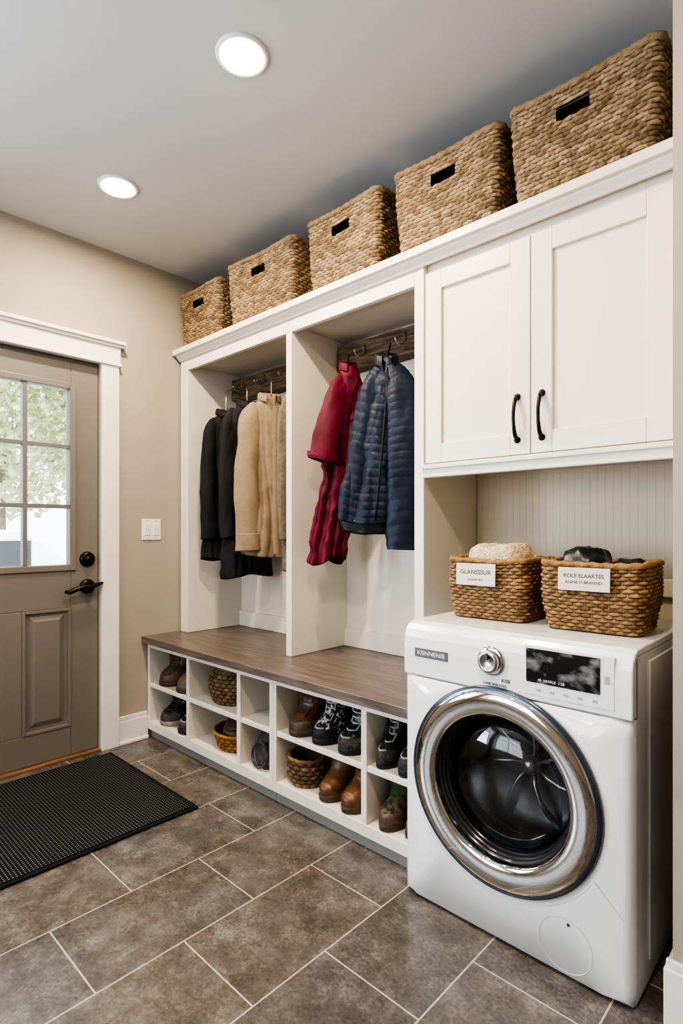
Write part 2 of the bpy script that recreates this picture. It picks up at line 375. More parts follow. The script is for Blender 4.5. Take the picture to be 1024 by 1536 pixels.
h.build('lever_handle', M['bronze'], dr)
MB().box(XW-.12,XW+.012,DY0-.002,DY1+.002,0,.011).build('trim_2', M['sill'], bevel=.003)
tag(bpy.data.objects['trim_2'], 'brown wooden door sill under the taupe door', kind='structure')
t = MB()
t.box(XW,XW+.024,DY1,DY1+.092,0,DZ).box(XW,XW+.024,DY0-.092,DY0,0,DZ)
t.box(XW,XW+.028,DY0-.098,DY1+.098,DZ,DZ+.095)
t.box(XW,XW+.036,DY0-.103,DY1+.103,DZ-.004,DZ+.010)
t.box(XW,XW+.042,DY0-.108,DY1+.108,DZ+.095,DZ+.108)
t.box(XW,XW+.055,DY0-.118,DY1+.118,DZ+.108,DZ+.126)
tag(t.build('trim_1', M['trim'], bevel=.003), 'white door casing with a capped header', kind='structure')
b = MB().box(XW,XW+.016,DY1+.094,1.509,0,.125).box(XW,XW+.011,DY1+.094,1.509,.125,.15).box(XW,XW+.026,DY1+.094,1.509,0,.018)
tag(b.build('baseboard_left', M['trim'], bevel=.004), 'white baseboard between the door and the shoe cubbies', kind='structure')
b = MB().box(-.346,-.185,1.453,1.4695,0,.135).box(-.342,-.185,1.458,1.4695,.135,.155).box(-.346,-.3305,1.4695,1.70,0,.135)
tag(b.build('baseboard_right', M['trim'], bevel=.003), 'white baseboard at the foot of the wall end', kind='structure')

# ------------------------------------------------------------------ bench and cubbies
YC = 1.51
def cubby(name, label, xs, left, right):
    r = empty(name, ((left+right)/2, 1.8, 0)); tag(r, label, 'shoe cubby')
    for a in (left, right-.022): box('side_panel', M['cab'], (a,a+.022,YC,2.08,.05,.53), r)
    L0, R0 = left+.022, right-.022
    box('base_panel', M['cab'], (L0,R0,YC,2.08,.05,.095), r)
    box('top_rail', M['cab'], (L0,R0,YC,YC+.02,.502,.53), r)
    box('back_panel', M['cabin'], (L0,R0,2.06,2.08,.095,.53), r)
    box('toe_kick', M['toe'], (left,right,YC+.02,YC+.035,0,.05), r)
    ed = [L0]
    for x in xs:
        box('divider', M['cab'], (x-.013,x+.013,YC+.001,2.06,.095,.502), r); ed += [x-.013, x+.013]
    ed.append(R0)
    for k in range(0, len(ed), 2):
        box('shelf', M['cab'], (ed[k],ed[k+1],YC+.004,2.06,.285,.307), r)
cubby('shoe_cubby', 'white three column shoe cubby nearest the door', [-2.50,-2.072], -2.912, -1.829)
cubby('shoe_cubby', 'white two column shoe cubby beside the washing machine', [-1.319], -1.828, -1.083)
o = MB().box(XW+.004,-1.082,1.475,2.105,.5305,.566).build('bench_top', M['bench'], origin=(-2.0,1.8,.5305), bevel=.003)
tag(o, 'long brown wood bench top over the white shoe cubbies', 'bench top')

# ------------------------------------------------------------------ lockers
YL = 1.71; lz = .567
lk = empty('open_locker', (-2.05,1.9,lz)); tag(lk, 'white open coat locker with two tall bays on the bench', 'coat locker')
box('side_panel', M['cab'], (-2.902,-2.825,YL,2.085,lz,2.152), lk)
MB().box(-1.972,-1.935,YL,2.085,lz,2.0695).box(-1.972,-1.935,YL+.0225,2.085,2.0695,2.10).build('divider', M['cab'], lk, bevel=.0015)
box('side_panel', M['cab'], (-1.240,-1.1975,YL,2.104,lz,2.152), lk)
box('top_rail', M['cab'], (-2.825,-1.240,YL,YL+.022,2.07,2.152), lk)
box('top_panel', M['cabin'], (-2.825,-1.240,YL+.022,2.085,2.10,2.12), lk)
box('back_panel', M['cab'], (-2.902,-1.240,2.085,2.104,lz,2.152), lk)
for a, b in ((-2.825,-1.972),(-1.935,-1.240)):
    box('bottom_cleat', M['cab'], (a,b,2.067,2.085,lz,lz+.09), lk)
HXR, HXB = -1.745, -1.505
for i, (a, b, hooks, lb) in enumerate(((-2.822,-1.975,(-2.70,-2.50,-2.29,-2.08),'weathered brown hook rail above the dark wool coats'),
                            (-1.932,-1.243,(HXR,HXB),'weathered brown hook rail above the crimson jacket'))):
    r = empty('hook_rail', ((a+b)/2,2.055,1.95)); tag(r, lb, 'hook rail')
    # rough sawn board: gently uneven front face
    bd = MB(); n = 60; rows = []
    for k in range(n+1):
        x = a+(b-a)*k/n; e = lambda q: .004*noise.noise(Vector((x*9, q*5, i*3.0)))
        rows.append([(x,2.084,1.938+e(1)),(x,2.012+e(2),1.940+e(1)),(x,2.008+e(3),1.965),(x,2.010+e(4),2.000),(x,2.008+e(5),2.035),(x,2.013+e(6),2.066+e(7)),(x,2.084,2.068+e(7))])
    bd.loft(rows, True, True, False); bd.build('board', M['rail'], r)
    for x in hooks:
        h = MB(); h.tube([(x,2.014,2.032),(x,2.002,2.036),(x,1.997,2.024),(x,2.000,2.005),(x,1.992,1.984),(x,1.965,1.974),(x,1.942,1.979),(x,1.934,1.992),(x,1.934,2.002)], [.004]*9, 8)
        h.build('hook', M['silver'], r)

# ------------------------------------------------------------------ top shelf, wall cabinet, beadboard
o = MB().box(XW+.004,-.334,1.662,2.106,2.157,2.187)
o.extrude_x([(1.709,2.128),(1.700,2.128),(1.694,2.136),(1.680,2.150),(1.678,2.1572),(1.709,2.1572)], -2.902, -.334)
o = o.build('top_shelf', M['cab'], origin=(-1.6,1.88,2.157), bevel=.002); tag(o, 'long white top shelf with cove moulding under five seagrass baskets', 'shelf')
cb = empty('wall_cabinet', (-.765,1.9,1.34)); tag(cb, 'white two door wall cabinet above the washing machine', 'cabinet')
box('body', M['cab'], (-1.1965,-.333,1.733,2.105,1.386,2.155), cb)
v = MB().box(-1.1965,-.333,1.700,1.7315,1.345,1.388).box(-1.1965,-.333,1.690,1.7315,1.375,1.392)
v.build('light_rail', M['cab'], cb, bevel=.003)
for (a, b, hx) in ((-1.190,-.787,-.829),(-.783,-.380,-.747)):
    dd = MB(); z0, z1, s = 1.398, 2.098, .068
    dd.box(a,a+s,1.71,1.732,z0,z1).box(b-s,b,1.71,1.732,z0,z1).box(a+s,b-s,1.71,1.732,z1-s,z1).box(a+s,b-s,1.71,1.732,z0,z0+s)
    dd.box(a+s-.001,b-s+.001,1.722,1.731,z0+s-.001,z1-s+.001)
    do = dd.build('door', M['cab'], cb, bevel=.0025)
    h = MB(); zt, zb = 1.585, 1.445
    n = 14
    pts = [(hx, 1.71-.030*sin(pi*min(1,max(0,k/n)))**.45, zt+(zb-zt)*k/n) for k in range(n+1)]
    h.tube(pts, [.0075-.002*sin(pi*k/n) for k in range(n+1)], 10)
    for z in (zt, zb): h.lathe([(.011,0),(.011,-.004),(.006,-.007)], (hx,1.7098,z), 'y', 16)
    h.build('handle', M['bronze'], do)
box('filler', M['cab'], (-.378,-.333,1.712,1.7325,1.392,2.104), cb)
prof = [(-1.195,2.106),(-1.195,2.094)]; x = -1.195+.027
while x < -.34:
    prof += [(x-.0012,2.094),(x,2.0946),(x+.0012,2.094)]; x += .027
prof += [(-.333,2.094),(-.333,2.106)]
n = len(prof); b = MB()
b.add([(x,y,0) for x, y in prof]+[(x,y,1.385) for x, y in prof], [(i,(i+1)%n,(i+1)%n+n,i+n) for i in range(n)])
tag(b.build('trim_3', M['bead']), 'cream beadboard panel behind the washing machine', kind='structure')
b = MB().box(-1.19,-.334,2.066,2.093,.93,.99)
tag(b.build('trim_4', M['bead'], bevel=.004), 'ledge moulding across the beadboard behind the washing machine', kind='structure')

# ------------------------------------------------------------------ woven baskets
def rrect(W, D, rc, m):
    hw, hd = W/2-rc, D/2-rc
    per = 4*(hw+hd)+2*pi*rc
    out = []
    for k in range(m):
        s = per*k/m; q = s
        for (px, py, dx, dy, ln, a0) in ((-hw,-D/2,1,0,2*hw,-90),(W/2,-hd,0,1,2*hd,0),(hw,D/2,-1,0,2*hw,90),(-W/2,hd,0,-1,2*hd,180)):
            if q <= ln:
                nx, ny = dy, -dx; out.append((px+dx*q, py+dy*q, nx, ny, s)); break
            q -= ln
            al = pi/2*rc
            if q <= al:
                a = R(a0)+q/rc; cx = hw if a0 in (-90, 0) else -hw; cy = -hd if a0 in (-90, 180) else hd
                out.append((cx+rc*cos(a), cy+rc*sin(a), cos(a), sin(a), s)); break
            q -= al
    return out, per

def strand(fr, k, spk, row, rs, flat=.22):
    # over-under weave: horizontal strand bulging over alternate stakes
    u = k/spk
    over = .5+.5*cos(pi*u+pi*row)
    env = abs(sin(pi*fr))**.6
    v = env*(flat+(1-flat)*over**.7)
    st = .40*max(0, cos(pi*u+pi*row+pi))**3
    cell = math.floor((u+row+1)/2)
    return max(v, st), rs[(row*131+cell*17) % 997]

RS = [random.random() for _ in range(997)]
def woven_box(W, D, H, parent, mat, rows=14, stake=.032, taper=.10, A=.007, rc=.03, hole=None, sag=.0, seed=0, rimr=.013, wob=.003, bulge=.006, flat=.22):
    nst = round((4*(W/2+D/2)-8*rc+2*pi*rc)/stake/2)*2
    spk = 6; m = nst*spk; P, per = rrect(W, D, rc, m); sr = 4; nl = rows*sr
    def pt(k, h, off):
        x, y, nx, ny, s = P[k % m]; sc = 1-taper*(1-h)
        z = H*h - sag*h*sin(pi*(0.5+x/W))*(1 if abs(ny) > .5 else .3) + .004*noise.noise(Vector((x*14+seed, y*14, h*5+seed)))*h
        bul = bulge*sin(pi*h) + wob*noise.noise(Vector((x*9+seed, y*9, h*3)))
        return Vector((x*sc+nx*(off+bul), y*sc+ny*(off+bul), z))
    b = MB(); vs = []; fs = []; at = []
    def skip(k, h, e=0):
        if not hole: return False
        x, y, nx, ny, s = P[k % m]
        return ny < -.9 and abs(x-hole[0]) < hole[1]+e and hole[2]-e < h < hole[3]+e
    for i in range(nl+1):
        rp = i/sr; row = int(rp); fr = rp-row
        for k in range(m):
            v, rv = strand(fr, k, spk, row, RS, flat)
            d = A*v + A*.5*noise.noise(Vector((k*.30, row*3.1, seed)))
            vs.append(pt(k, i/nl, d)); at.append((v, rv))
    for i in range(nl):
        for k in range(m):
            if skip(k, (i+.5)/nl): continue
            a = i*m+k; c = i*m+(k+1) % m; fs.append((a, c, c+m, a+m))
    fs.append(tuple(reversed(range(m))))
    b.add(vs, fs, True, at)
    step = 3; rim = [pt(k, 1, 0) for k in range(0, m, step)]
    tw = round(per/.036)
    b.tube(rim, rimr, 10, closed=True, rf=lambda f, a: 1+.22*sin(2*a+2*pi*tw*f))
    b.build('body', mat, parent, local=True, fixn=False)
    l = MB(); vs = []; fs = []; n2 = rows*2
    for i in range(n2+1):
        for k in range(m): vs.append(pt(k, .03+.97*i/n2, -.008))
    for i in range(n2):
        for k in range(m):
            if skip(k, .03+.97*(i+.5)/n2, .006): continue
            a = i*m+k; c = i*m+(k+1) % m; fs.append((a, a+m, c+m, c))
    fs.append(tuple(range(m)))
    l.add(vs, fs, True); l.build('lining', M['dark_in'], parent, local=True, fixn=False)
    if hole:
        # added dark fill, so the hand hole reads as shaded inside
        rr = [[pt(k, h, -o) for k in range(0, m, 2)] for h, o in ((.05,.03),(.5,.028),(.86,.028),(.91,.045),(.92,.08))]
        MB().loft(rr).build('hole_shade_fill', M['dark_in'], parent, local=True)
    return pt

ZS = 2.188
top = [(-2.700,.385,.305,'smallest looking seagrass basket at the door end of the top shelf'),
       (-2.175,.490,.318,'widest seagrass basket on the top shelf, second from the door wall'),
       (-1.612,.415,.320,'seagrass basket over the crimson jacket, middle of the five'),
       (-1.112,.435,.318,'seagrass basket over the left cabinet door on the top shelf'),
       (-.630,.440,.320,'large looking seagrass basket over the right cabinet door at the wall end')]
for i, (x, W, H, lb) in enumerate(top):
    r = empty('seagrass_basket', (x, 1.868, ZS+.004), R((0,1.5,-1,1,0)[i])); tag(r, lb, 'basket', 'seagrass baskets on the top shelf')
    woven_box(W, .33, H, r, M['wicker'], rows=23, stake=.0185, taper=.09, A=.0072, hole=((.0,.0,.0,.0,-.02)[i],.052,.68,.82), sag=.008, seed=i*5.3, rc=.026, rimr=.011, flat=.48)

def text_mesh(name, body, size, m, parent, loc, rot=(pi/2,0,0), sx=1, bold=.0):
    cu = bpy.data.curves.new(name, 'FONT'); cu.body = body; cu.size = size; cu.align_x = 'CENTER'; cu.align_y = 'CENTER'
    cu.offset = bold*size
    t = bpy.data.objects.new('tmp', cu); col.objects.link(t)
    bpy.context.view_layer.update()
    me = bpy.data.meshes.new_from_object(t.evaluated_get(bpy.context.evaluated_depsgraph_get()))
    bpy.data.objects.remove(t)
    me.materials.clear(); me.materials.append(m)
    o = bpy.data.objects.new(name, me); col.objects.link(o); o.parent = parent
    o.location = loc; o.rotation_euler = rot; o.scale = (sx,1,1); return o

def mound(W, D, z0, H, seed, fr=9, amp=.02, n=72, ex=.55, ridge=False):
    b = MB(); rings = []
    def nz(v): return (1-2.6*abs(noise.noise(v))) if ridge else noise.noise(v)
    for i in range(33):
        f = i/32; a = f*pi/2; ring = []
        for j in range(n):
            th = 2*pi*j/n; c, s = cos(th), sin(th)
            x = W/2*(abs(c)**.7)*(1 if c > 0 else -1)*cos(a)**ex; y = D/2*(abs(s)**.7)*(1 if s > 0 else -1)*cos(a)**ex
            z = z0+H*sin(a)
            nv = nz(Vector((x*fr+seed, y*fr, z*fr)))*amp + noise.noise(Vector((x*fr*3+seed, y*fr*3, z*fr*3)))*amp*(.15 if ridge else .5)
            ring.append((x+c*nv*.25, y+s*nv*.25, z+nv*f))
        rings.append(ring)
    b.loft(rings, True, True); return b

ZW = .864
def card(parent, x0, x1, z0, z1, y, lines):
    cd = MB().box(x0,x1,y,y+.004,z0,z1).build('label_card', M['tagw'], None, bevel=.0008); cd.parent = parent; cd.rotation_euler = (R(-3),0,0)
    for (s, size, z) in lines: text_mesh('card_writing', s, size, M['tagink'], cd, ((x0+x1)/2, y-.0006, z), bold=.015)
r1 = empty('rattan_basket', (-.896,1.735,ZW+.001), R(1)); tag(r1, 'honey rattan basket on the washer filled with straw coloured knit', 'basket', 'rattan baskets on the washing machine')
woven_box(.270,.24,.192, r1, M['rattan'], rows=18, stake=.016, taper=.10, A=.0056, rc=.028, sag=.006, seed=31, rimr=.009, bulge=.010)
card(r1, -.090,.048,.102,.172, -.152, [('GLANSSSUR',.0205,.144),('ANANISIE BRA',.0085,.120)])
r2 = empty('rattan_basket', (-.572,1.725,ZW+.001), R(3)); tag(r2, 'honey rattan basket on the washer holding black cloths', 'basket', 'rattan baskets on the washing machine')
woven_box(.272,.24,.192, r2, M['rattan'], rows=18, stake=.016, taper=.10, A=.0056, rc=.028, sag=.006, seed=47, rimr=.009, bulge=.010)
card(r2, -.078,.060,.110,.174, -.152, [('ROLE ELAARTES',.0150,.151),('ANINE IT BRANND',.0115,.133)])
k = mound(.242,.206,.05,.192,3,13,.018, ex=.30)
tag(k.build('knit_throw', M['sherpa'], origin=(0,0,0)), 'straw coloured knitted throw heaped in the left rattan basket', 'throw').location = (-.896,1.735,ZW)
for i, (dx, dy, W, D, H, lb) in enumerate(((-.042,.0,.140,.196,.176,'crumpled black cloth heaped in the right rattan basket, beside the straw knit'),(.080,.0,.078,.196,.146,'crumpled black cloth at the wall side of the right rattan basket'))):
    k = mound(W, D, .05, H, 9+i*4, 18, .014, ex=.32, ridge=True)
    tag(k.build('black_cloth', M['blackcloth'], origin=(0,0,0)), lb, 'cloth').location = (-.572+dx,1.725+dy,ZW)

# ------------------------------------------------------------------ washing machine
wx0, wx1, wy0, wy1 = -1.078, -.405, 1.432, 2.03
cx, cz = -.752, .430
wm = empty('washing_machine', ((wx0+wx1)/2, 1.73, 0)); tag(wm, 'white front loading washing machine with chrome ringed round door', 'washing machine')
b = MB(); zb, zt = .006, .6945
yS = wy0+.03
vs = [(wx0,yS,zb),(wx1,yS,zb),(wx1,wy1,zb),(wx0,wy1,zb),(wx0,yS,.842),(wx1,yS,.842),(wx1,wy1,.842),(wx0,wy1,.842)]
b.add(vs, [(0,3,2,1),(4,5,6,7),(1,2,6,5),(2,3,7,6),(3,0,4,7)])
b.build('body', M['washer'], wm)
box('side_panel', M['washer'], (wx1-.002,wx1+.004,yS+.10,wy1-.03,.06,.82), wm, .004)
N = 96; rings = []
ro = .240
ANG = [2*pi*j/N for j in range(N)]
for (qx, qz) in ((wx0,zb),(wx1,zb),(wx1,zt),(wx0,zt)):
    aa = math.atan2(qz-cz, qx-cx) % (2*pi); j = round(aa/(2*pi)*N) % N; ANG[j] = aa
def outer(j, inset, y):
    a = ANG[j]; c, s = cos(a), sin(a)
    x0, x1, z0, z1 = wx0+inset-cx, wx1-inset-cx, zb+min(inset,.006)-cz, zt-cz-min(inset,.002)
    tx = (x1/c if c > 1e-6 else (x0/c if c < -1e-6 else 1e9)); tz = (z1/s if s > 1e-6 else (z0/s if s < -1e-6 else 1e9))
    t = min(tx, tz); return (cx+c*t, y, cz+s*t)
def circ(rr, y, lim=None):
    out = []
    for j in range(N):
        u = rr
        if lim: q = outer(j, lim, y); u = min(rr, math.hypot(q[0]-cx, q[2]-cz)*.985)
        out.append((cx+u*cos(ANG[j]), y, cz+u*sin(ANG[j])))
    return out
rings = [circ(ro, wy0+.05), circ(ro, wy0), circ(ro+.04, wy0, .022)]
for ins, dy in ((.022,0),(.010,.004),(.003,.013),(0,.03)): rings.append([outer(j, ins, wy0+dy) for j in range(N)])
MB().loft(rings, False, False).build('front_panel', M['washer'], wm)
prof = [(wy0+.0,.697),(wy0-.001,.78),(wy0+.001,.815),(wy0+.008,.838),(wy0+.022,.853),(wy0+.045,.861),(wy0+.10,.8625),(wy1,.8625),(wy1,.843),(wy0+.04,.843),(wy0+.04,.697)]
MB().extrude_x(prof, wx0, wx1).build('control_panel', M['washer'], wm, bevel=.004, seg=3)
for x in (wx0+.06, wx1-.06):
    for y in (wy0+.07, wy1-.07): MB().lathe([(.024,0),(.024,.009)], (x,y,0), 'z', 16).build('foot', M['sole'], wm)
MB().lathe([(.268,.002),(.281,.002),(.284,-.005),(.281,-.012),(.270,-.014)], (cx,wy0,cz), 'y', 128, caps=False).build('outer_rim', M['rim'], wm)
# smooth, evenly rounded chrome band
pr = []
for i in range(25):
    a = pi*i/24; pr.append((.238+.0365*cos(a), -.004-.0185*sin(a)**.8))
pr.append((.2015,.03))
dr2 = MB().lathe(pr, (cx,wy0,cz), 'y', 192, caps=False).build('door_ring', M['chrome'], wm)
pr = []
for i in range(41):
    f = i/40; rr = .2015-.022*f; y = .004+.048*f
    pr.append((rr+.0007*sin(f*2*pi*4), y-.0007*cos(f*2*pi*4)))
MB().lathe(pr, (cx,wy0,cz), 'y', 96, caps=False).build('gasket', M['gasket'], wm)
MB().lathe([(.180,.050),(.176,.038),(.160,.024),(.130,.012),(.095,.003),(.05,-.003),(0.0,-.005)], (cx,wy0,cz), 'y', 96, caps=False).build('door_glass', M['doorglass'], dr2)
dm = MB().lathe([(.181,.053),(.20,.10),(.20,.13),(.197,.135),(.20,.14),(.20,.165),(.197,.17),(.20,.175),(.195,.21),(.16,.235),(.06,.242),(0,.242)], (cx,wy0,cz), 'y', 64, caps=False).build('drum', M['drum'], wm)
fn = MB(); fn.lathe([(.030,.235),(.027,.20),(.014,.188),(0,.186)], (cx,wy0,cz), 'y', 24)
fn.build('drum_hub', M['fin'], dm)
for k in range(7):
    a = 2*pi*k/7+.35
    pts = [(cx+rr*cos(a+.35*(rr/.19)), wy0+.236-.035*sin(pi*rr/.2), cz+rr*sin(a+.35*(rr/.19))) for rr in (.02,.06,.10,.14,.185)]
    MB().tube(pts, [.008,.006,.007,.010,.014], 10).build('drum_paddle', M['fin'], dm)
kx, kz = -.772, .783
MB().lathe([(.041,.0),(.041,-.005),(.036,-.007)], (kx,wy0-.001,kz), 'y', 48).build('knob_bezel', M['chrome'], wm)
kb = MB().lathe([(.032,-.004),(.031,-.022),(.027,-.026),(.020,-.026),(.018,-.022),(0,-.021)], (kx,wy0-.001,kz), 'y', 48).build('knob', M['silver'], wm)
MB().box(kx-.0025,kx+.0025,wy0-.029,wy0-.022,kz+.006,kz+.026).build('pointer', M['ink'], kb, bevel=.001)
MB().box(-1.035,-.915,wy0-.003,wy0+.002,.756,.784).build('badge', M['badge'], wm, bevel=.001)
text_mesh('badge_writing', 'KISNNENIB', .0200, M['plate'], wm, Vector((-.975,wy0-.0036,.770))-wloc(wm))
text_mesh('panel_writing', 'LNSB SABLEVES', .0105, M['ink'], wm, Vector((-.762,wy0-.0022,.718))-wloc(wm), bold=.02)
text_mesh('panel_writing', 'KISB', .0135, M['ink'], wm, Vector((-.728,wy0-.0022,.733))-wloc(wm), bold=.02)
MB().box(-.675,-.445,wy0-.002,wy0+.01,.712,.842).build('display_plate', M['washpanel'], wm, bevel=.0015)
dp = MB().box(-.668,-.478,wy0-.0045,wy0-.001,.746,.836).build('display', M['display'], wm, bevel=.001)
text_mesh('display_writing', '40  NIARLE  1:28', .010, M['washpanel'], dp, Vector((-.600,wy0-.0048,.755))-wloc(wm))
for k in range(5):
    x = -.640+.036*k; MB().box(x,x+.012,wy0-.0028,wy0-.0018,.724,.731).build('panel_icon', M['seam'], wm)
MB().box(-.468,-.456,wy0-.0028,wy0-.0018,.775,.795).build('panel_icon', M['seam'], wm)
ht = MB().tube([(-.565+.0685*cos(2*pi*j/64), wy0+.0002, .086+.0685*sin(2*pi*j/64)) for j in range(64)], .0012, 6, closed=True).build('filter_hatch', M['hatch'], wm)
MB().lathe([(.004,.0005),(.004,-.0012),(0,-.0015)], (-.557,wy0,.142), 'y', 20).build('hatch_notch', M['ink'], ht)
sm = MB().tube([(cx+.30*cos(a), wy0+.0005, cz+.30*sin(a)) for a in [R(-62+3.2*k) for k in range(0,11)]]+[(wx1-.02,wy0+.001,.215)], .0012, 6)
sm.build('panel_seam', M['hatch'], wm)

# ------------------------------------------------------------------ lights on the ceiling
for (x, y, lb) in ((-1.42,1.05,'larger looking recessed ceiling light nearer the viewer'),(-2.35,1.083,'smaller looking recessed ceiling light nearer the door')):
    r = empty('recessed_light', (x,y,ZC)); tag(r, lb, 'ceiling light', 'recessed ceiling lights')
    MB().lathe([(.082,0),(.082,-.004),(.077,-.008),(.069,-.007),(.061,-.002),(.057,.0)], (x,y,ZC), 'z', 48, caps=False).build('trim_ring', M['plate'], r)
    MB().lathe([(.0585,-.0010),(.0575,-.007),(.050,-.015),(.03,-.021),(0,-.023)], (x,y,ZC), 'z', 48, caps=False).build('lens', M['lens'], r)
for (x, y, e) in ((-1.42,1.05,23),(-2.35,1.083,17),(-.45,.35,20),(-1.4,-.6,6)):  # last two are unseen lamps without fixtures, added as warm fill
    l = bpy.data.lights.new('recessed_and_fill_lamp', 'AREA'); l.shape = 'DISK'; l.size = .07; l.energy = e; l.color = (1,.80,.58)
    o = bpy.data.objects.new('recessed_and_fill_lamp', l); col.objects.link(o); o.location = (x,y,ZC-.025)
l = bpy.data.lights.new('window_daylight', 'AREA'); l.shape = 'RECTANGLE'; l.size = 1.5; l.size_y = 1.4; l.energy = 15; l.color = (.84,.91,1)
o = bpy.data.objects.new('window_daylight', l); col.objects.link(o); o.location = ((WX0+WX1)/2, YF-.25, 1.35); o.rotation_euler = (R(90+10),0,R(-8))
l = bpy.data.lights.new('window_daylight', 'AREA'); l.shape = 'RECTANGLE'; l.size = 1.3; l.size_y = 1.1; l.energy = 78; l.color = (.72,.85,1)
o = bpy.data.objects.new('window_daylight', l); col.objects.link(o); o.location = (XW-.25, (VY0+VY1)/2, 1.35); o.rotation_euler = (0,R(-90-20),0)
l = bpy.data.lights.new('sun', 'SUN'); l.energy = 7; l.angle = R(3); l.color = (1,.95,.88)
o = bpy.data.objects.new('sun', l); col.objects.link(o); o.rotation_euler = Vector((.45,.25,1)).to_track_quat('Z','Y').to_euler()
wd = bpy.data.worlds.new('World'); S.world = wd; wd.use_nodes = True
bg = wd.node_tree.nodes['Background']; bg.inputs[0].default_value = (.82,.91,1,1); bg.inputs[1].default_value = 3.6

# ------------------------------------------------------------------ switch, mat
sp = empty('light_switch', (XW,1.535,1.10)); tag(sp, 'white double switch plate on the beige wall by the door', 'light switch')
MB().box(XW,XW+.006,1.478,1.592,1.098,1.215).build('plate', M['plate'], sp, bevel=.003)
for y in (1.509, 1.561):
    rk = MB().box(XW+.005,XW+.009,y-.017,y+.017,1.123,1.190).build('rocker', M['plate'], sp, bevel=.002)
    for dy in (-.0055, .0055): MB().box(XW+.0085,XW+.0095,y+dy-.0016,y+dy+.0016,1.150,1.162).build('slot', M['seam'], rk)
    for z in (1.108, 1.205): MB().lathe([(.003,.005),(.003,.0075),(0,.0078)], (XW,y,z), 'x', 12).build('screw', M['seam'], sp)
dm_ = empty('door_mat', (-2.43,.83,0)); tag(dm_, 'black dotted rubber door mat on the tiles before the taupe door', 'door mat')
mx0, mx1, my0, my1 = -2.835, -2.012, .40, 1.268
MB().box(mx0+.018,mx1-.018,my0+.018,my1-.018,.0005,.012).build('pad', M['matpad'], dm_, bevel=.002)
e = MB().box(mx0,mx1,my0,my0+.018,.0005,.010).box(mx0,mx1,my1-.018,my1,.0005,.010).box(mx0,mx0+.018,my0+.018,my1-.018,.0005,.010).box(mx1-.018,mx1,my0+.018,my1-.018,.0005,.010)
e.build('border', M['matedge'], dm_, bevel=.003)

# ------------------------------------------------------------------ garments
def interp(keys, z):
    if z >= keys[0][0]: return keys[0][1:]
    for a, b in zip(keys, keys[1:]):
        if z >= b[0]:
            f = (a[0]-z)/(a[0]-b[0]); f = f*f*(3-2*f)*.5+f*.5
            return tuple(p+(q-p)*f for p, q in zip(a[1:], b[1:]))
    return keys[-1][1:]

def crease(x):
    # rounded ridge with a tight valley, mean about zero
    return abs(sin(x))**.7*2-1.35

def body_loft(keys, nr=80, N=128, seed=0, amp=.2, wr=.006, quilt=None, wf=9, hemwave=.012, slant=0):
    b = MB(); rings = []; z0, z1 = keys[0][0], keys[-1][0]
    def ring(f, sc=1, dz=0):
        z = z0+(z1-z0)*f; a, bb, x0, y0 = interp(keys, z); out = []
        g = min(1, f*1.5)**.9
        for j in range(N):
            th = 2*pi*j/N; c, s = cos(th), sin(th)
            w1 = .8*noise.noise(Vector((seed, f*1.6, 3.3))); w2 = .8*noise.noise(Vector((seed+9, f*1.9, 7.1)))
            m = 1+amp*g*(.55*crease(2.5*th+seed+w1*2)+.30*crease(4.5*th-seed*2+w2*3)*(.4+.6*f)+.20*sin(7*th+seed))
            if quilt: m *= 1+quilt[1]*(abs(sin(pi*(z+slant*c+.006*noise.noise(Vector((th*2,seed,z*3))))/quilt[0]))**.5-.6)
            x = x0+a*sc*c*(1+(m-1)*.15); y = y0+bb*sc*s*m*(abs(s)**-.22 if abs(s) > .05 else 1)
            n1 = noise.noise(Vector((x*wf+seed, y*wf, z*wf*.6))); n2 = 1-2.4*abs(noise.noise(Vector((x*wf*1.3+z*wf*.7+seed*2, y*wf, z*wf*.9-x*wf*.4))))
            nv = wr*(n1*.8+.6*n2)
            out.append((x+c*nv, y+s*nv, z+dz+hemwave*sin(2*th+seed)*f))
        return out
    for i in range(nr+1): rings.append(ring(i/nr))
    rings.append(ring(1, .92, .002)); rings.append(ring(.93, .86, 0))
    return b.loft(rings, True, True)

